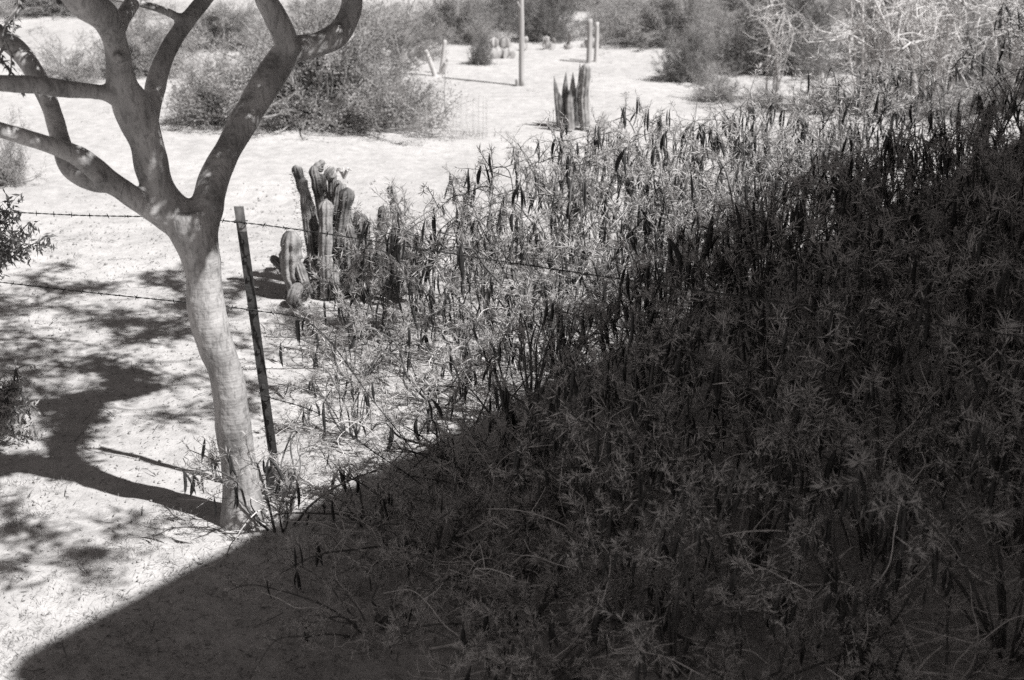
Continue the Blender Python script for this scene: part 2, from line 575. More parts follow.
def fence_post(name, xy, top_shift, label, h=1.63, plate=False):
    z0 = gz(*xy)
    o = empty(name, (xy[0], xy[1], z0))
    tag(o, label, 'fence post', 'steel posts of the barbed wire fence')
    sx, sy = top_shift
    def bar(nm, z0_, z1_, w, d, m, oy=0):
        mb = MB()
        a, b = np.array([sx * z0_ / h, sy * z0_ / h + oy, z0_]), np.array([sx * z1_ / h, sy * z1_ / h + oy, z1_])
        v = []
        for c in (a, b):
            for dx, dy in ((-w, -d), (w, -d), (w, d), (-w, d)):
                v.append(c + (dx, dy, 0))
        mb.add(v, [(3, 2, 1, 0), (4, 5, 6, 7), (0, 1, 5, 4), (1, 2, 6, 5), (2, 3, 7, 6), (3, 0, 4, 7)])
        return mb.build(nm, m, o, smooth=False)
    bar('flange', -.1, h * .92, .024, .004, M['steel'], -.014)
    bar('web', -.1, h * .92, .004, .013, M['steel'], .004)
    bar('tip', h * .92, h, .024, .005, M['steel_tip'], -.014)
    bar('tip_web', h * .92, h - .005, .004, .013, M['steel_tip'], .005)
    for k in range(14):
        zz = .15 + k * .1
        mb = MB()
        mb.box((sx * zz / h, sy * zz / h - .022, zz), .014, .008, .02)
        mb.build('stud', M['steel'], o, smooth=False)
    for zc in (.60, 1.08, 1.55):
        mb = MB()
        cx, cy = sx * zc / h, sy * zc / h
        mb.tube([(cx + .03, cy - .02, zc - .012), (cx + .03, cy - .034, zc), (cx, cy - .036, zc + .006), (cx - .03, cy - .034, zc), (cx - .03, cy + .015, zc + .004), (cx + .03, cy + .015, zc - .004)], .0028, 5)
        mb.build('wire_clip', M['wire'], o)
    if plate:
        mb = MB()
        mb.box((.02, -.03, .10), .17, .014, .16, R(-12))
        tag(mb.build('plate', M['steel'], o, smooth=False), 'dark square plate low on the post')
    return o
fence_post('fence_post', FENCE_M, (-.11, .0), 'dark leaning steel fence post with worn tip, right of the tree trunk', plate=True)
fence_post('fence_post', FENCE_L, (.02, 0), 'dark steel fence post at the far left end of the wires', h=1.5)
fence_post('fence_post', FENCE_R, (.02, 0), 'dark steel fence post at the shaded right end of the wires')

def barbed_wire(label, pts, seed):
    rng = np.random.default_rng(seed)
    p = spline(np.array(pts), 24)
    o = empty('barbed_wire', (p[0][0], p[0][1], 0))
    off = np.array([p[0][0], p[0][1], 0])
    tag(o, label, 'barbed wire', 'wires of the fence')
    p = p - off
    st, bb = MB(), MB()
    seg = np.r_[0, np.cumsum(np.linalg.norm(np.diff(p, axis=0), axis=1))]
    s = np.arange(0, seg[-1], .02)
    q = np.stack([np.interp(s, seg, p[:, k]) for k in range(3)], 1)
    for ph in (0, math.pi):
        tw = q + .0022 * np.stack([0 * s, np.cos(s * 60 + ph), np.sin(s * 60 + ph)], 1)
        st.tube(tw, .0019, 5)
    st.build('strand', M['wire'], o)
    for d in np.arange(.05, seg[-1], .125):
        c = np.array([np.interp(d, seg, p[:, k]) for k in range(3)])
        for _ in range(2):
            v = unit(rng.normal(size=3)) * .016
            bb.tube([c - v, c, c + v], [.001, .0032, .001], 4)
    tag(bb.build('barbs', M['wire'], o), kind='stuff')

def wire_pts(zl, zm, zr, sag):
    L, Mi, Rr = [np.array([a[0], a[1] - .03, z]) for a, z in ((FENCE_L, zl), (FENCE_M, zm), (FENCE_R, zr))]
    L[2] += gz(*FENCE_L); 
    Mi[0] += -.11 * zm / 1.63
    return [L, (L * 2 + Mi) / 3 - (0, 0, sag), (L + Mi * 2) / 3 - (0, 0, sag), Mi, (Mi * 2 + Rr) / 3 - (0, 0, sag), (Mi + Rr * 2) / 3 - (0, 0, sag), Rr]
barbed_wire('topmost rusty barbed wire running past the top of the leaning post', wire_pts(1.28, 1.55, 1.54, .006), 1)
def broken(w, zm):
    return w + [np.array([-1.0, 6.80, zm - .04]), np.array([-.72, 6.74, zm * .62]), np.array([-.5, 6.78, zm * .3]), np.array([-.42, 6.86, .03])]
barbed_wire('middle rusty barbed wire crossing the tree shadow at post mid-height', broken(wire_pts(.92, 1.08, 1.02, .008)[:4], 1.08), 2)
barbed_wire('lowest loose barbed wire, dropping into foliage right of the leaning post', broken(wire_pts(.36, .60, .52, .02)[3:4], .60), 3)

# ================================================================== FEATHERY PODDED SHRUBS
def pod_mesh(seed):
    rng = np.random.default_rng(seed)
    L = rng.uniform(.14, .22)
    t = np.linspace(0, 1, 7)
    bend = rng.uniform(-.028, .028)
    pts = np.stack([bend * np.sin(t * 2.4), .01 * np.sin(t * 3 + seed), -L * t], 1)
    r = np.array([.002, .008, .0130, .0138, .0128, .010, .001])
    b = MB()
    b.tube(pts, r, 4)
    v = b.v[0]
    v[:, 1] = pts.repeat(4, 0)[:, 1] + (v[:, 1] - pts.repeat(4, 0)[:, 1]) * .5      # flat pod
    return b.mesh('pod', M['pod'])
PODS = [pod_mesh(i) for i in range(9)]

def make_shrub(seed, H=1.3, spread=.62, nstem=12, tufts=1.0, pods=24, dead=4, arch=.10, fine=1.0, lm='needle'):
    rng = np.random.default_rng(seed)
    root = empty('feathery_shrub')
    fol, twg = MB(), MB()
    nodes_pod = []
    for s in range(nstem):
        az = s * 2.4 + rng.normal(0, .45)
        out = spread * rng.uniform(.2, 1.15)
        h = H * rng.uniform(.6, 1.05) * (1 - .18 * (out / spread) ** 2)
        dx, dy = math.cos(az), math.sin(az)
        bo = .09 * rng.random()
        ctrl = np.array([[dx * bo, dy * bo, -.05], [dx * (bo + out * .26), dy * (bo + out * .26), h * .36], [dx * out * .6, dy * out * .6, h * .74],
                         [dx * out * .9, dy * out * .9, h], [dx * out * 1.15, dy * out * 1.15, h * (1.06 - arch * rng.uniform(0, 2))]])
        ctrl[1:] += rng.normal(0, .045, (4, 3)) * min(1, H)
        st = spline(ctrl, 5)
        st[1:, 2] = np.maximum(st[1:, 2], .015)
        r = np.linspace(.0085, .0028, len(st)) * rng.uniform(.7, 1.3)
        mb = MB()
        mb.tube(st, r, 5)
        mb.build('stem', M['stem'], root)
        tips = [st[-9:]]
        for _ in range(rng.integers(6, 10)):                     # side twigs on the upper two thirds
            a = int(rng.uniform(.36, .97) * (len(st) - 1))
            q0 = st[a]
            dv = unit(np.array([dx, dy, 0]) * .4 + rng.normal(0, .6, 3) + (0, 0, .6))
            ln = rng.uniform(.12, .40) * (H / 1.3) ** .5
            q = spline(np.vstack([q0, q0 + dv * ln * .5 + rng.normal(0, .025, 3), q0 + dv * ln + rng.normal(0, .03, 3) - (0, 0, .05 * rng.random())]), 4)
            twg.tube(q, np.linspace(.0034, .0014, len(q)), 3)
            tips.append(q)
        for q in tips:
            dens = rng.uniform(.25, 1.5) * tufts
            n = int(46 * dens)
            if n > 3:                                           # needle leaves feathered along the twig, thicker at its tip
                f = (1 - rng.random(n) ** 1.4 * .75) * (len(q) - 1.001)
                k = f.astype(int)
                fr = (f - k)[:, None]
                c = q[k] * (1 - fr) + q[k + 1] * fr
                ax = unit(q[k + 1] - q[k])
                d = unit(rng.normal(size=(n, 3)) * .8 + ax * .75)
                sz = rng.uniform(.75, 1.2)
                fol.blades(c, d, rng.uniform(.035, .078, n) * sz * fine, rng.uniform(.0038, .0062, n), rng=rng)
            if rng.random() < .8:
                nodes_pod.append(q[int(rng.uniform(.7, 1.0) * (len(q) - 1))] + np.array([dx, dy, .0]) * .006)
    # bare crooked dead twigs, pale, low in the shrub
    for _ in range(dead):
        az = rng.uniform(0, 6.28)
        p = np.array([math.cos(az) * .1, math.sin(az) * .1, rng.uniform(.05, .35 * H)])
        d = np.array([math.cos(az), math.sin(az), rng.uniform(-.1, .6)])
        path = [p]
        for k in range(7):
            d = unit(d + rng.normal(0, .33, 3) - (0, 0, .06))
            q = path[-1] + d * rng.uniform(.08, .16)
            q[2] = max(q[2], .02)
            path.append(q)
        sp = spline(np.array(path), 4)
        mb = MB()
        mb.tube(sp, np.linspace(.0048, .0018, len(sp)), 5)
        for k in (8, 12, 16, 21):
            d2 = unit(rng.normal(size=3))
            e = spline(np.vstack([sp[k], sp[k] + d2 * .06 + rng.normal(0, .015, 3), sp[k] + d2 * .15]), 4)
            e[:, 2] = np.maximum(e[:, 2], .015)
            mb.tube(e, np.linspace(.0026, .001, len(e)), 4)
        mb.build('dead_twig', M['dead'], root)
    tag(twg.build('twigs', M['stem'], root), kind='stuff')
    tag(fol.build('foliage', M[lm], root, smooth=False), kind='stuff')
    rng.shuffle(nodes_pod)
    k = 0
    for c in nodes_pod:
        for _ in range(int(rng.choice([1, 1, 2, 2, 3]))):
            if k >= pods:
                break
            p = link('pod', PODS[int(rng.integers(len(PODS)))], root)
            p.location = c + rng.normal(0, .013, 3) * (1, 1, .4)
            p.rotation_euler = (rng.normal(0, .14), rng.normal(0, .14), rng.uniform(0, 6.28))
            s = rng.uniform(.65, 1.2)
            p.scale = (s * rng.uniform(.7, 1.1), s, s)
            k += 1
    return root

ORD = ['first', 'second', 'third', 'fourth', 'fifth', 'sixth', 'seventh', 'eighth']
SHRUB_ROWS = [
    ('nearest shaded row', [(.75, 5.35, .75), (1.45, 5.45, .85), (2.15, 5.3, .95)]),
    ('second shaded row', [(.55, 6.25, .75), (1.2, 6.3, .9), (1.85, 6.25, 1.0), (2.55, 6.3, 1.05)]),
    ('third row', [(.2, 7.15, .75), (.85, 7.2, .9), (1.5, 7.1, 1.0), (2.15, 7.15, 1.05), (2.85, 7.2, 1.1)]),
    ('fourth row', [(.1, 8.0, .85), (.75, 8.05, .98), (1.4, 8.0, 1.05), (2.1, 8.05, 1.1), (2.75, 8.0, 1.1), (3.4, 8.1, 1.1)]),
    ('fifth row', [(-.25, 8.95, .8), (.4, 8.9, 1.0), (1.1, 8.95, 1.05), (1.8, 8.9, 1.1), (2.5, 9.0, 1.1), (3.2, 8.9, 1.1), (3.8, 9.0, 1.1)]),
    ('sixth row', [(-.1, 9.75, .85), (.65, 9.8, 1.0), (1.4, 9.75, 1.08), (2.1, 9.8, 1.1), (2.85, 9.75, 1.1), (3.55, 9.8, 1.12), (4.2, 9.7, 1.1)]),
    ('seventh row', [(.35, 10.6, .95), (1.1, 10.55, 1.05), (1.85, 10.6, 1.1), (2.65, 10.55, 1.1), (3.4, 10.6, 1.12), (4.15, 10.55, 1.1), (4.8, 10.6, 1.1)]),
    ('rearmost row', [(.5, 11.25, .9), (1.3, 11.4, .95), (2.15, 11.45, 1.0), (3.0, 11.4, 1.1), (3.7, 11.7, 1.22), (4.3, 12.0, 1.28), (4.9, 12.1, 1.3)]),
]
PROTOS = [make_shrub(100 + i, H=1.3, spread=.72 + .08 * (i % 3), nstem=14 + i % 4, pods=78 + 8 * (i % 3), tufts=(.72, .45, .85)[i % 3], fine=(1.0, .8, 1.15, .7, 1.25, .9, 1.05)[i], lm=('needle', 'needle', 'needle_grey')[i % 3], dead=4 + 3 * (i % 2)) for i in range(7)]
SMALL = [make_shrub(200 + i, H=.75, spread=.55, nstem=10, tufts=.8, pods=36) for i in range(2)]
SPRAWL = [make_shrub(210 + i, H=.40, spread=.9, nstem=14, tufts=.8, pods=14, dead=9, arch=.25, fine=.9) for i in range(3)]
used = set()

def place_shrub(proto, x, y, s, rz, label):
    o = copy_tree(proto) if proto.name in used else proto
    used.add(proto.name)
    o.location = (x, y, gz(x, y))
    o.rotation_euler = (0, 0, rz)
    o.scale = (s, s, s)
    tag(o, label, 'shrub', 'feathery shrubs with hanging dark pods')

rs = np.random.default_rng(5)
cnt = 0
for rowname, row in SHRUB_ROWS:
    for i, (x, y, s) in enumerate(row):
        side = 'from the left' 
        place_shrub(PROTOS[cnt % 7], x + rs.normal(0, .07), y + rs.normal(0, .08), s * rs.uniform(.85, 1.12), rs.uniform(0, 6.28),
                    'feathery podded shrub, %s from left in the thicket\'s %s' % (ORD[i], rowname))
        cnt += 1
place_shrub(SMALL[0], -1.2, 6.6, .75, 1.0, 'small podded shrub growing against the foot of the tree trunk')
place_shrub(SMALL[1], -.95, 7.75, .62, 2.2, 'low sunlit podded shrub just right of the leaning fence post foot')
place_shrub(SMALL[0], -1.05, 8.75, .85, 4.0, 'sunlit podded shrub in front of the clustered columnar cactus')
place_shrub(SMALL[1], -.68, 9.7, 1.15, 5.2, 'pale sunlit podded shrub at the right flank of the columnar cactus')
place_shrub(SMALL[0], -.45, 8.3, .85, 2.9, 'thin sunlit podded shrub over the shade edge, left of the thicket')
place_shrub(SMALL[1], -.95, 9.45, .8, .4, 'sunlit podded shrub covering the foot of the columnar cactus')
place_shrub(SPRAWL[0], -.3, 7.35, .9, .4, 'sprawling low podded shrub lying across the shade edge')
place_shrub(SPRAWL[1], -.35, 6.35, .85, 1.4, 'sprawling low shrub on shaded ground, right of the tree foot')
place_shrub(SPRAWL[0], .05, 5.7, .8, 3.4, 'sprawling low shrub on shaded ground at the bottom centre')
place_shrub(SPRAWL[1], -.65, 5.65, .6, 4.4, 'thin sprawling shrub on shaded ground, bottom left of centre')
place_shrub(SPRAWL[1], 1.0, 5.0, .8, 5.5, 'sprawling low shrub at the bottom edge right of centre')
place_shrub(SPRAWL[2], 1.75, 4.95, .9, 2.5, 'sprawling low shrub at the bottom right corner')
place_shrub(SPRAWL[2], .35, 6.75, .9, 1.9, 'sprawling low shrub deep in shade left of the tall thicket')
place_shrub(SPRAWL[0], .1, 5.2, .75, 5.9, 'sprawling low shrub cut by the bottom edge at the centre')
place_shrub(SPRAWL[2], -.05, 6.1, .85, .2, 'sprawling low shrub on shaded ground below the shade edge')
place_shrub(SPRAWL[1], -.75, 6.65, .7, 2.6, 'sprawling shrub in shade just right of the tree foot')
place_shrub(SPRAWL[2], .6, 5.75, .95, 4.1, 'sprawling low shrub in front of the second shaded row')
place_shrub(SPRAWL[0], -.05, 6.95, .8, 2.0, 'sprawling low shrub midway along the ground shade edge')

# ================================================================== CACTI
def cactus_column(base, top, r, m, parent, seed, bend=.03, ribs=9, name='column'):
    rng = np.random.default_rng(seed)
    base, top = np.array(base, float), np.array(top, float)
    L = np.linalg.norm(top - base)
    mid = (base + top) / 2 + rng.normal(0, bend * 1.3, 3) * (1, 1, 0)
    ax = spline(np.vstack([base, mid, top]), 8)
    ax = np.vstack([ax, top + unit(top - mid) * r * .45, top + unit(top - mid) * r * .8, top + unit(top - mid) * r * .95])
    rad = np.r_[np.full(len(ax) - 3, r), r * .82, r * .45, r * .05]
    wob = np.array([1 + .22 * noise.noise((i * .7, seed * 3.3, 1)) for i in range(len(ax))])
    b = MB()
    b.tube(ax, rad * wob, ribs * 4, ribs=ribs, ribdepth=.3)
    for vv in b.v[0]:
        vv += np.array(noise.noise_vector(tuple(vv * 22 + seed))) * r * .16
    o = b.build(name, m, parent)
    # spines along the ribs
    sp = MB()
    n = int(260 * L / .5)
    a = rng.integers(0, ribs, n) * 2 * math.pi / ribs
    t = rng.random(n)
    c = base[None] * (1 - t[:, None]) + top[None] * t[:, None]
    d = np.stack([np.cos(a), np.sin(a), 0 * a], 1)
    sp.blades(c + d * r * .95, d + rng.normal(0, .5, (n, 3)), rng.uniform(.018, .042, n), .0035, rng=rng)
    tag(sp.build('spines', M['cactus_pale'], o, smooth=False), kind='stuff')
    return o

def pix_col(root, items, Y0, m, seed):
    off = np.array(root.location)
    for k, (bx, by, tx, ty, w, dy, mm) in enumerate(items):
        Y = Y0 + dy
        b, t = np.array(P(bx, by, Y)), np.array(P(tx, ty, Y + .02 * (k % 3)))
        r = w / 2 * depth(b) / FPX
        cactus_column(b - off, t - off, r, M[mm] if mm else m, root, seed + k)

c = G(332, 290)
cl = empty('columnar_cactus', (c.x, c.y, gz(c.x, c.y)))
tag(cl, 'clustered columnar cactus of many upright ribbed stems behind the fence post', 'cactus')
pix_col(cl, [
    (316, 292, 297, 170, 11, -.10, None), (318, 292, 303, 182, 9, -.16, None), (326, 294, 314, 171, 11, .0, None),
    (330, 292, 322, 178, 8, .08, None), (327, 296, 326, 206, 14, -.2, 'cactus_pale'), (345, 294, 347, 194, 14, -.08, None),
    (338, 292, 338, 184, 8, .12, None), (362, 292, 362, 220, 13, -.12, None), (352, 290, 343, 186, 7, .2, 'cactus_pale'),
    (334, 290, 332, 176, 9, .22, None), (380, 292, 377, 262, 13, -.2, 'cactus_pale')], c.y, M['cactus'], 30)
rngc = np.random.default_rng(66)
extra = []
for k in range(22):
    bx = rngc.uniform(308, 412)
    hp = rngc.uniform(24, 84) if bx > 345 else rngc.uniform(18, 62)
    extra.append((bx, 293 - rngc.uniform(0, 4), bx + rngc.normal(0, 6), 293 - hp, rngc.uniform(7, 13), rngc.uniform(-.35, .15), 'cactus_pale' if rngc.random() < .3 else None))
pix_col(cl, extra, c.y, M['cactus'], 140)
off = np.array(cl.location)
for (tx, ty, r, dy) in ((322, 163, 7, .08), (331, 170, 9, .22)):
    p = np.array(P(tx, ty, c.y + dy))
    cactus_column(p - off - (0, 0, .05), p - off + (0, 0, .0), r / 2 * depth(p) / FPX, M['cactus'], cl, 77 + tx, ribs=7, name='bud')
p = np.array(P(344, 178, c.y)) - off                  # dried curled flower husk on top
h = MB()
for k in range(7):
    a = k * .9
    e = np.array([math.cos(a) * .05, math.sin(a) * .05, .05])
    h.tube(spline(np.vstack([p, p + e * .7 + (0, 0, .03), p + e * 1.2]), 4), np.linspace(.012, .006, 9), 5)
h.build('dry_husk', M['dead'], cl)

c2 = G(300, 300)
st = empty('cactus_stump', (c2.x, c2.y, gz(c2.x, c2.y)))
tag(st, 'stout pale weathered cactus stump with small offsets, left of the clustered columns', 'cactus')
pix_col(st, [(303, 301, 291, 240, 21, .05, 'cactus_pale'), (297, 305, 297, 289, 14, -.12, 'cactus_pale'), (310, 300, 308, 262, 10, .1, None),
             (290, 298, 274, 259, 9, .1, 'cactus')], c2.y, M['cactus'], 60)

c3 = G(398, 285)
s3 = empty('columnar_cactus', (c3.x, c3.y, gz(c3.x, c3.y)))
tag(s3, 'slender two-stemmed cactus among feathery leaves, right of the big cluster', 'cactus')
pix_col(s3, [(393, 288, 391, 190, 9, .05, None), (398, 288, 400, 216, 12, -.08, None)], c3.y, M['cactus'], 90)

c4 = G(585, 130)
s4 = empty('columnar_cactus', (c4.x, c4.y, gz(c4.x, c4.y)))
tag(s4, 'single stout pale column cactus standing alone in the clearing', 'cactus')
pix_col(s4, [(585.5, 132, 585.5, 69, 11, 0, 'cactus_pale')], c4.y, M['cactus_pale'], 120)
c5 = G(566, 128)
s5 = empty('pointed_cactus', (c5.x, c5.y, gz(c5.x, c5.y)))
tag(s5, 'dark cluster of pointed cactus stems left of the stout pale column', 'cactus')
o5 = np.array(s5.location)
for k, (bx, tx, ty, w, dy) in enumerate([(560, 554, 76, 7, 0), (566, 566, 72, 8, .05), (570, 573, 72, 8, -.05), (574, 579, 80, 7, .1), (563, 559, 92, 8, -.15), (571, 570, 88, 9, -.2), (577, 580, 62, 5, .12)]):
    b, t = np.array(P(bx, 129, c5.y + dy)), np.array(P(tx, ty, c5.y + dy))
    mb = MB()
    ax = spline(np.vstack([b, (b + t) / 2 + (.01 * (-1) ** k, 0, 0), t]), 6)
    mb.tube(ax - o5, np.r_[np.full(7, 1.0), .95, .85, .7, .5, .3, .04] * w / 2 * depth(b) / FPX, 20, ribs=5, ribdepth=.3)
    mb.build('stem', M['cactus'], s5)

def prickly_pear(px, py, label, n, size, seed, spread):
    rng = np.random.default_rng(seed)
    g = G(px, py)
    o = empty('prickly_pear', (g.x, g.y, gz(g.x, g.y)))
    tag(o, label, 'cactus', 'prickly pear cacti')
    tops = [np.array([rng.uniform(-spread, spread), rng.uniform(-.2, .2) * spread, -.01]) for _ in range(max(3, n // 3))]
    for k in range(n):
        b = tops[k] if k < max(3, n // 3) else tops[int(rng.integers(min(len(tops), 2 * max(3, n // 3))))]
        s = size * rng.uniform(.75, 1.15)
        tilt, az = rng.normal(0, .35), rng.uniform(-.9, .9)
        u, v = np.meshgrid(np.linspace(0, 2 * np.pi, 14, endpoint=False), np.linspace(.02, np.pi - .02, 8))
        x = np.sin(v) * np.cos(u) * .5 * s * (.7 + .3 * (1 - np.cos(v)) / 2)
        y = np.sin(v) * np.sin(u) * .09 * s
        z = (1 - np.cos(v)) / 2 * s * 1.25
        ct, stt = math.cos(tilt), math.sin(tilt)
        x, z = x * ct + z * stt, -x * stt + z * ct
        ca, sa = math.cos(az), math.sin(az)
        pts = np.stack([x * ca - y * sa, x * sa + y * ca, z], -1).reshape(-1, 3) + b
        i = np.arange(7)[:, None] * 14
        j = np.arange(14)[None]
        f = np.stack([i + j, i + (j + 1) % 14, i + 14 + (j + 1) % 14, i + 14 + j], -1).reshape(-1, 4)
        mb = MB()
        mb.add(pts, f)
        mb.build('pad', M['pad'], o)
        tops.append(b + np.array([stt * ca, stt * sa, ct]) * s * 1.15)
prickly_pear(603, 131, 'small prickly pear at the right foot of the stout column cactus', 9, .12, 1, .1)
prickly_pear(503, 58, 'pale prickly pear behind the tall thin pole', 26, .13, 2, .2)
prickly_pear(552, 50, 'low prickly pear patch in front of the dark far bush', 26, .10, 3, .5)
prickly_pear(582, 49, 'low prickly pear patch just left of the twin short posts', 14, .10, 4, .28)
prickly_pear(405, 66, 'pale prickly pear pads at the right end of the large round bush', 16, .11, 5, .3)

# ================================================================== POLES, STAKES, CAGE
def post(name, label, cat, px, py, tx, ty, wpx, m, extra=None, taper=.9):
    g = G(px, py)
    o = empty(name, (g.x, g.y, gz(g.x, g.y)))
    tag(o, label, cat)
    off = np.array(o.location)
    b, t = np.array(P(px, py + 3, g.y)), np.array(P(tx, ty, g.y))
    r = wpx / 2 * depth(b) / FPX
    ax = spline(np.vstack([b, b * .5 + t * .5 + (.006, 0, 0), t]), 6)
    mb = MB()
    rr = np.linspace(r, r * taper, len(ax)) * np.array([1 + .08 * noise.noise((i * .9, px, 0)) for i in range(len(ax))])
    mb.tube(ax - off, rr, 12, cap=True)
    mb.build('shaft', m, o)
    if extra:
        for (ax0, ay0, ax1, ay1, w) in extra:
            b, t = np.array(P(ax0, ay0, g.y)), np.array(P(ax1, ay1, g.y - .05))
            mb = MB()
            mb.tube(spline(np.vstack([b, (b + t) / 2, t]) - off, 4), np.linspace(1, .6, 9) * w / 2 * depth(b) / FPX, 10, cap=True)
            mb.build('stub', m, o)
post('wooden_pole', 'tall thin wooden pole with a short stub at its foot, in the clearing', 'pole', 521.5, 86, 520.5, -40, 5.5, M['wood'], [(517, 87, 516.5, 79, 4), (521, 10, 517.5, 2, 3)])
post('short_post', 'darker left one of the twin short posts by the far bushes', 'post', 588.5, 64, 590, 19, 5.5, M['wood'])
post('short_post', 'slimmer right one of the twin short posts by the far bushes', 'post', 595.5, 63, 597, 22, 4.5, M['wood_pale'])
post('leaning_stake', 'pale leaning stake in a V beside a spiky plant, left of the thin pole', 'stake', 436, 76, 425.5, 50, 5, M['wood_pale'])
post('leaning_stake', 'thin upright pale stake of the V, nearest the thin pole', 'stake', 440, 74, 445, 40, 4, M['wood_pale'], [(443, 73, 448, 58, 4), (441, 74, 446, 62, 4)])

g = G(470, 136)
cg = empty('wire_cage', (g.x, g.y, gz(g.x, g.y)))
tag(cg, 'small open cylinder of wire mesh guarding a seedling in the clearing', 'plant guard')
rad, hh = .2, .43
mb = MB()
for k in range(18):
    a = k / 18 * 2 * math.pi
    mb.tube([(rad * math.cos(a), rad * math.sin(a), 0), (rad * math.cos(a), rad * math.sin(a), hh)], .0014, 4)
tag(mb.build('upright_wires', M['cage'], cg), kind='stuff')
for z in np.linspace(.02, hh, 8):
    a = np.linspace(0, 2 * np.pi, 25)
    mb = MB()
    mb.tube(np.stack([rad * np.cos(a), rad * np.sin(a), 0 * a + z], 1), .0014, 4)
    mb.build('wire_ring', M['cage'], cg)
rng = np.random.default_rng(8)
mb = MB()
n = 90
mb.blades(np.c_[rng.normal(0, .09, (n, 2)), np.zeros(n)], rng.normal(0, .5, (n, 3)) + (0, 0, .8), rng.uniform(.04, .11, n), .006, rng=rng)
tag(mb.build('seedling', M['bush_leaf'], cg, smooth=False), kind='stuff')

# ================================================================== BACKGROUND BUSHES
def make_bush(seed, clumps=170, per=110, leaf=(.02, .045), lm='bush_leaf', wid=(.007, .015), hollow=.35):
    """unit bush: about 1 m radius, 1 m tall, foliage down to the ground"""
    rng = np.random.default_rng(seed)
    root = empty('desert_bush')
    br, fol = MB(), MB()
    k = 0
    while k < clumps:
        q = rng.normal(size=3)
        q[2] = abs(q[2])
        q = unit(q) * (hollow + (1 - hollow) * rng.random() ** .6)
        lump = .80 + .85 * noise.noise((q[0] * 2.0 + seed, q[1] * 2.0, q[2] * 2.0))
        e = q * lump
        e[2] = max(e[2], .05)
        pth = spline(np.vstack([(e[0] * .05, e[1] * .05, -.03), e * (.35, .35, .5) + rng.normal(0, .05, 3), e * (.75, .75, .85) + rng.normal(0, .04, 3), e]), 3)
        br.tube(pth, np.linspace(.012, .003, len(pth)), 4)
        for _ in range(3):
            d = unit(rng.normal(size=3) + unit(e) * .8 + (0, 0, .35)) * rng.uniform(.1, .38)
            q1 = e + d
            q1[2] = max(q1[2], .03)
            br.tube(np.vstack([e, (e + q1) / 2 + rng.normal(0, .015, 3), q1]), [.004, .003, .0015], 3)
            n = int(per / 3 * rng.uniform(.4, 1.6)) + 1
            t = rng.random((n, 1))
            c = e * (1 - t) + q1 * t + rng.normal(0, .03, (n, 3))
            c[:, 2] = np.maximum(c[:, 2], .01)
            fol.blades(c, rng.normal(size=(n, 3)) + d * 5, rng.uniform(*leaf, n), rng.uniform(*wid, n), rng=rng)
        k += 1
    tag(br.build('branches', M['twig'], root), kind='stuff')
    tag(fol.build('foliage', M[lm], root, smooth=False), kind='stuff')
    return root

BUSH = [make_bush(301, clumps=220, per=140), make_bush(302, clumps=420, per=130, leaf=(.016, .036), wid=(.006, .012)), make_bush(303, clumps=240, per=140, lm='bush_dark'), make_bush(304, clumps=130, per=80)]
bush_used = set()

def bush(k, px, py, wpx, hpx, label, deep=.8, cat='bush', rz=None):
    pr = BUSH[k]
    o = copy_tree(pr) if k in bush_used else pr
    bush_used.add(k)
    g = G(px, py)
    s = depth(g) / FPX
    rx, hz = wpx * .5 * s * .92, hpx * s
    g = g + Vector((0, rx * deep * .8, 0))
    o.location = (g.x, g.y, gz(g.x, g.y) - .01)
    o.rotation_euler = (0, 0, 0)
    o.scale = (rx, rx * deep, hz)
    tag(o, label, cat, 'bushes round the clearing')

bush(1, 312, 138, 300, 128, 'large round dusty bush behind the tree limbs', deep=.75)
bush(0, 218, 132, 130, 84, 'loose paler bush at the left end of the large round bush')
bush(0, 395, 132, 90, 70, 'small bush at the right end of the large round bush')
bush(0, 135, 82, 130, 76, 'grey bush seen between the left limbs of the tree')
bush(3, 60, 90, 130, 52, 'pale loose bush at far left beyond the tree limb')
bush(3, 0, 192, 90, 78, 'thin leafy bush cut by the left edge above the wire')
bush(1, 215, 52, 150, 50, 'grey bush behind and above the large round bush, top left')
bush(0, 400, 62, 110, 54, 'grey bush behind the prickly pear and leaning stakes', deep=.6)
bush(2, 481, 66, 34, 30, 'small dark bush beside the pale prickly pear')
bush(1, 450, 46, 130, 56, 'far bush behind the tall thin pole', deep=.6)
bush(2, 548, 44, 90, 56, 'dark far bush between the thin pole and the twin posts', deep=.6)
bush(0, 330, 34, 170, 40, 'farthest bush above the large round bush', deep=.6)
bush(3, 612, 26, 70, 40, 'pale far bush right behind the twin short posts')
bush(1, 672, 52, 150, 66, 'broad grey bush at the far side of the clearing', deep=.7)
bush(2, 690, 86, 84, 48, 'low dark bush at the right edge of the clearing')
bush(3, 722, 106, 80, 42, 'light wispy bush in front of the low dark bush')
bush(2, 790, 80, 160, 96, 'large dark bush behind the pale bare stems', deep=.7)
bush(2, 930, 78, 220, 110, 'large dark bush behind the bare twiggy shrub, top right', deep=.6)
bush(1, 1030, 90, 170, 120, 'grey bush cut by the right edge at the top')
bush(1, 760, 26, 190, 50, 'farthest grey bush above the low dark bush', deep=.6)
bush(0, 560, 14, 200, 46, 'farthest bush at the top centre edge', deep=.6)
bush(1, 60, 20, 240, 40, 'farthest bush at the top left corner', deep=.6)
bush(2, 500, 34, 120, 44, 'dark scrub at the far end of the clearing behind the prickly pears', deep=.5)
bush(1, 632, 40, 110, 46, 'dusty scrub just right of the twin short posts', deep=.5)
bush(0, 745, 66, 110, 60, 'mid-grey bush between the low dark bush and pale stems', deep=.6)
bush(0, 890, 20, 190, 50, 'farthest bush at the top right edge', deep=.6)

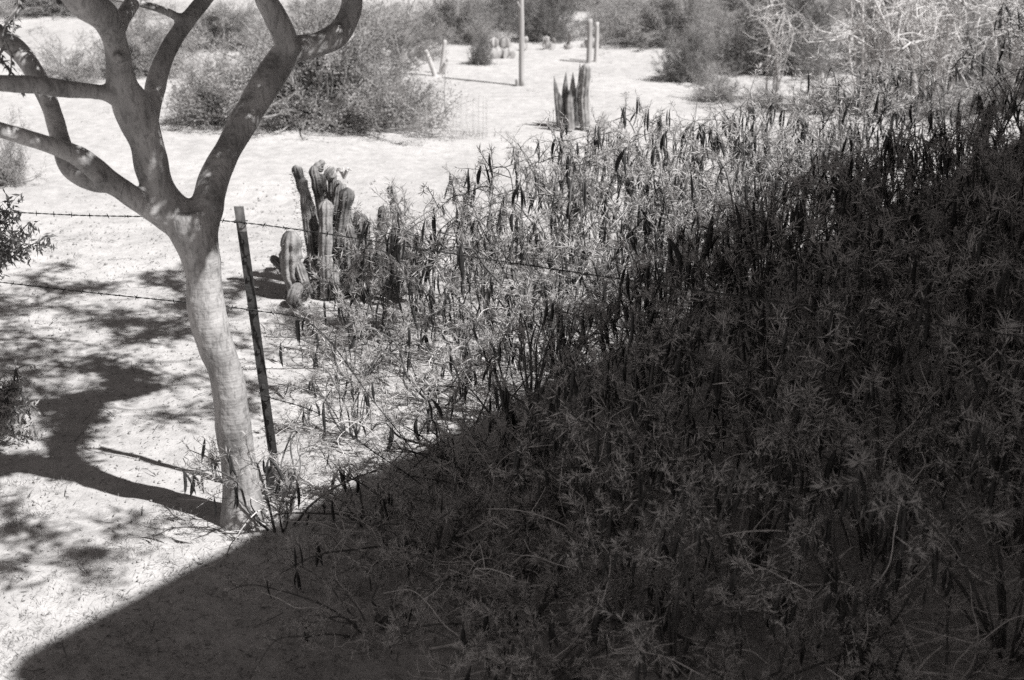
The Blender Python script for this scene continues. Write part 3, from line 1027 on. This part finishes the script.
# left-edge leafy shrubs close to the fence
def leafy_shrub(base, tips, label, seed, leaf=(.03, .06), wid=(.010, .018), per=56, lm='tree_leaf'):
    rng = np.random.default_rng(seed)
    o = empty('leafy_shrub', (base[0], base[1], gz(base[0], base[1])))
    tag(o, label, 'shrub')
    off = np.array(o.location)
    fol, tw = MB(), MB()
    for t in tips:
        t = np.array(t)
        b = off + rng.normal(0, .03, 3) * (1, 1, 0) - (0, 0, .03)
        q = spline(np.vstack([b, b * .5 + t * .5 + (0, 0, .22) + rng.normal(0, .04, 3), t]), 7)
        mb = MB()
        mb.tube(q - off, np.linspace(.009, .003, len(q)), 5)
        mb.build('stem', M['stem'], o)
        for a in range(len(q) // 2, len(q)):
            for _ in range(2):
                e = q[a] + unit(rng.normal(size=3) + (0, 0, -.4)) * rng.uniform(.05, .13)
                tw.tube(np.vstack([q[a], (q[a] + e) / 2 + (0, 0, .01), e]) - off, [.003, .002, .0015], 3)
                n = per // 4
                tt = rng.random((n, 1))
                fol.blades(q[a] * (1 - tt) + e * tt - off + rng.normal(0, .012, (n, 3)), rng.normal(0, .6, (n, 3)) + (0, 0, -.7), rng.uniform(*leaf, n), rng.uniform(*wid, n), rng=rng)
    tag(tw.build('twigs', M['stem'], o), kind='stuff')
    tag(fol.build('foliage', M[lm], o, smooth=False), kind='stuff')
leafy_shrub((-3.75, 8.6), [P(x, y, Y) for x, y, Y in ((30, 222, 8.0), (10, 205, 8.1), (48, 235, 7.9), (14, 240, 8.0), (-10, 220, 8.1), (-20, 195, 8.2), (-40, 230, 8.2), (2, 250, 8.0), (20, 212, 8.15), (-4, 232, 7.95))], 'drooping leafy shrub hanging over the top wire at the left edge', 3)
leafy_shrub((-3.1, 8.0), [P(x, y, Y) for x, y, Y in ((10, 408, 7.8), (25, 425, 7.75), (38, 440, 7.7), (0, 415, 7.9), (-20, 410, 7.9), (14, 432, 7.6), (30, 445, 7.65), (-8, 438, 7.6), (5, 425, 7.9), (22, 412, 8.0), (-30, 430, 7.8))], 'low leafy shrub in the tree shadow at the left edge', 4, leaf=(.025, .055), wid=(.010, .018), per=36, lm='bush_leaf')

# ================================================================== PALE BARE TWIGGY SHRUBS (right, beyond the thicket)
def bare_shrub(px, py, label, nst, H, spread, seed, rad=.018, upright=.5):
    rng = np.random.default_rng(seed)
    g = G(px, py)
    o = empty('bare_shrub', (g.x, g.y, gz(g.x, g.y)))
    tag(o, label, 'shrub', 'bare pale shrubs beyond the thicket')
    tw, fol = MB(), MB()
    for s in range(nst):
        az = rng.uniform(0, 6.283)
        out = spread * rng.uniform(.15, 1)
        h = H * rng.uniform(.6, 1.05)
        arch = rng.random() > upright
        e = np.array([math.cos(az) * out, math.sin(az) * out, h])
        pts = np.vstack([e * (.22, .22, 0) + rng.normal(0, .04, 3) * (1, 1, 0) - (0, 0, .03), e * (.4, .4, .5) + rng.normal(0, .05, 3), e * (.65, .65, .9) + rng.normal(0, .09, 3),
                         e * ((1.1, 1.1, .85) if arch else (.85, .85, 1.15))])
        q = spline(pts, 6)
        mb = MB()
        mb.tube(q, np.linspace(rad, rad * .3, len(q)) * rng.uniform(.6, 1.2), 5)
        mb.build('branch', M['dead'], o)
        for _ in range(9):
            a = int(rng.integers(5, len(q)))
            d = unit(rng.normal(size=3) + (0, 0, .3))
            L = rng.uniform(.15, .5)
            t = spline(np.vstack([q[a], q[a] + d * L * .5 + rng.normal(0, .05, 3), q[a] + d * L]), 3)
            tw.tube(t, np.linspace(rad * .38, rad * .16, len(t)), 4)
            for _ in range(2):
                d2 = unit(d + rng.normal(0, .7, 3))
                tw.tube(np.vstack([t[3], t[3] + d2 * .1, t[3] + d2 * .2 + (0, 0, -.02)]), [rad * .22, rad * .16, rad * .1], 3)
                n = 2
                fol.blades(t[3] + d2 * rng.uniform(0, .2, (n, 1)), rng.normal(size=(n, 3)), rng.uniform(.02, .04, n), .01, rng=rng)
    tag(tw.build('twigs', M['dead'], o), kind='stuff')
    tag(fol.build('foliage', M['bush_leaf'], o, smooth=False), kind='stuff')
bush(3, 835, 120, 110, 44, 'pale grassy bush below the upright bare shrub')
bush(0, 935, 124, 130, 46, 'grey bush at the foot of the bare arching shrub')
bush(3, 1010, 118, 110, 50, 'loose grey bush at the right edge behind the thicket')
bush(3, 770, 112, 60, 30, 'low pale tuft at the foot of the thin pale stems')
bare_shrub(925, 116, 'bare arching shrub of pale tangled branches at top right', 40, 1.6, 1.45, 1)
bare_shrub(868, 116, 'upright bare pale-stemmed shrub just left of the arching one', 16, 1.8, .75, 2, upright=.9)
bare_shrub(772, 102, 'thin upright plant of pale bare stems behind the rearmost podded shrubs', 9, 1.25, .25, 3, rad=.011, upright=1)
bare_shrub(1010, 100, 'bare pale shrub at the right edge beyond the thicket', 22, 1.6, .9, 4)

# ================================================================== GROUND COVER
def ground_blades(name, pts, m, length, width, up, seed, parent=None):
    rng = np.random.default_rng(seed)
    n = len(pts)
    mb = MB()
    d = rng.normal(size=(n, 3)) * (1, 1, .3) + (0, 0, up)
    mb.blades(pts, d, rng.uniform(*length, n), rng.uniform(*width, n), rng=rng)
    return tag(mb.build(name, M[m], parent, smooth=False), kind='stuff')

def scatter(n, x0, x1, y0, y1, seed, dens=None):
    rng = np.random.default_rng(seed)
    out = []
    while len(out) < n:
        x, y = rng.uniform(x0, x1), rng.uniform(y0, y1)
        if dens is None or rng.random() < dens(x, y):
            out.append((x, y, gz(x, y) + .004))
    return np.array(out)

def thicket(x, y):      # ground under and round the shrubs
    edge = -1.3 + .12 * (y - 6.5) if y > 6.3 else -1.3 - (6.3 - y) * 1.2
    k = (x - edge) / .9
    base = .02 + .98 * min(max(k + .5, 0), 1)
    return base * (.25 + .75 * max(0, min(1, .5 + 1.5 * noise.noise((x * 1.5, y * 1.5, 4)))))
tag(ground_blades('dry_grass', scatter(60000, -3, 4.0, 4.4, 11, 21, thicket), 'straw', (.025, .09), (.002, .0045), .45, 22), 'short dry grass and stalks on the shaded ground under the thicket', 'grass')
tag(ground_blades('leaf_litter', scatter(34000, -4.5, 4.5, 4.3, 12.5, 23, lambda x, y: .22 + .78 * thicket(x, y)), 'litter', (.008, .045), (.003, .010), .12, 24), 'fallen leaf litter and bits of pod scattered over the sand', 'litter')

def weeds(seed):
    rng = np.random.default_rng(seed)
    mb = MB()
    for _ in range(620):
        x, y = rng.uniform(-3.2, -.1), rng.uniform(4.5, 7.2)
        if noise.noise((x * 1.2, y * 1.2, 9)) < -.05:
            continue
        n = int(rng.integers(8, 50))
        r = rng.uniform(.015, .07)
        c = np.c_[x + rng.normal(0, r, n), y + rng.normal(0, r, n), np.full(n, gz(x, y))]
        mb.blades(c, rng.normal(0, .6, (n, 3)) + (0, 0, .5), rng.uniform(.015, .06, n), rng.uniform(.002, .004, n), rng=rng)
    return tag(mb.build('low_weeds', M['straw'], smooth=False), 'tiny dry weeds dotted over the sunlit sand by the tree foot', 'weeds', kind='stuff')
weeds(31)

def far_tufts():
    rng = np.random.default_rng(41)
    mb = MB()
    for _ in range(260):
        x, y = rng.uniform(-9, 9), rng.uniform(11.5, 30)
        n = int(rng.integers(5, 30))
        c = np.c_[x + rng.normal(0, .06, n), y + rng.normal(0, .06, n), np.full(n, gz(x, y))]
        mb.blades(c, rng.normal(0, .7, (n, 3)) + (0, 0, .5), rng.uniform(.03, .09, n), .005, rng=rng)
    tag(mb.build('far_grass_tufts', M['straw'], smooth=False), 'sparse dry grass tufts dotted over the far clearing', 'grass', kind='stuff')
far_tufts()

def gravel():
    rng = np.random.default_rng(51)
    mb = MB()
    base = np.array([(-1, -1, -1), (1, -1, -1), (1, 1, -1), (-1, 1, -1), (-1, -1, 1), (1, -1, 1), (1, 1, 1), (-1, 1, 1)], float) / 1.7
    faces = np.array([(3, 2, 1, 0), (4, 5, 6, 7), (0, 1, 5, 4), (1, 2, 6, 5), (2, 3, 7, 6), (3, 0, 4, 7)])
    for x, y, z in scatter(5000, -4.5, 3, 4.4, 14, 52):
        s = .003 + .016 * rng.random() ** 5
        mb.add(base * rng.uniform(.6, 1.3, (8, 3)) * s + (x, y, z), faces)
    tag(mb.build('gravel', M['stone'], smooth=True), 'tiny stones scattered over the sand', 'gravel', kind='stuff')
gravel()

def twig_litter():
    rng = np.random.default_rng(61)
    mb = MB()
    for x, y, z in scatter(420, -4.2, 2.5, 4.5, 12, 62):
        a, L = rng.uniform(0, 6.28), .03 + .16 * rng.random() ** 2
        d = np.array([math.cos(a), math.sin(a), .05]) * L
        p = np.array([x, y, z + .006])
        mb.tube(np.vstack([p, p + d * .5 + rng.normal(0, .008, 3), p + d + (0, 0, .004)]), [.0025, .002, .001], 4)
    tag(mb.build('twig_litter', M['stem']), 'dark fallen twigs scattered on the sand', 'twigs', kind='stuff')
twig_litter()

# long fallen twigs lying in the shade
def fallen_twig(pix, label, r, seed):
    rng = np.random.default_rng(seed)
    pts = []
    for px, py, z in pix:
        g = G(px, py, z)
        pts.append(np.array(g) + (0, 0, r))
    q = spline(np.array(pts), 6)
    off = np.array([q[0][0], q[0][1], 0])
    o = empty('fallen_branch', off)
    tag(o, label, 'branch', 'dead branches lying in the shade')
    mb = MB()
    mb.tube(q - off, np.linspace(r, r * .5, len(q)), 6)
    main = mb.build('shaft', M['dead'], o)
    for _ in range(4):
        a = int(rng.integers(2, len(q) - 1))
        d = unit(rng.normal(size=3) * (1, 1, .35) + (0, 0, .25))
        L = rng.uniform(.08, .25)
        t = spline(np.vstack([q[a], q[a] + d * L * .5 + rng.normal(0, .02, 3), q[a] + d * L]), 4)
        mb = MB()
        mb.tube(t - off, np.linspace(r * .6, r * .25, len(t)), 5)
        mb.build('side_twig', M['dead'], o)
fallen_twig([(672, 560, .35), (700, 543, .4), (745, 533, .42), (790, 533, .42), (826, 544, .4)], 'pale arched dead branch lying over the shaded shrubs, centre right', .006, 1)
fallen_twig([(940, 560, .3), (970, 553, .3), (1000, 549, .32), (1040, 545, .34)], 'pale dead branch reaching in from the right edge in the shade', .008, 2)
fallen_twig([(866, 580, .2), (885, 602, .2), (905, 610, .2), (922, 609, .22)], 'short hooked pale twig in the shade, lower right', .005, 3)
fallen_twig([(430, 650, .02), (455, 645, .03), (490, 634, .04), (540, 631, .04), (600, 635, .04), (650, 640, .03)], 'long thin fallen branch on the shaded ground, bottom centre', .006, 4)
fallen_twig([(553, 595, .03), (585, 580, .05), (600, 572, .08)], 'short straight pale stick on the shaded ground, centre', .006, 5)
fallen_twig([(550, 662, .03), (600, 658, .06), (640, 646, .1), (690, 640, .14)], 'thin curving fallen branch along the bottom edge, centre right', .006, 6)
fallen_twig([(895, 668, .1), (912, 673, .1), (945, 677, .1)], 'thick pale stub of branch at the bottom edge, lower right', .011, 7)
fallen_twig([(1005, 618, .1), (960, 632, .1), (915, 648, .1), (870, 660, .08), (820, 668, .08)], 'long dull branch slanting along the lower right corner', .009, 8)
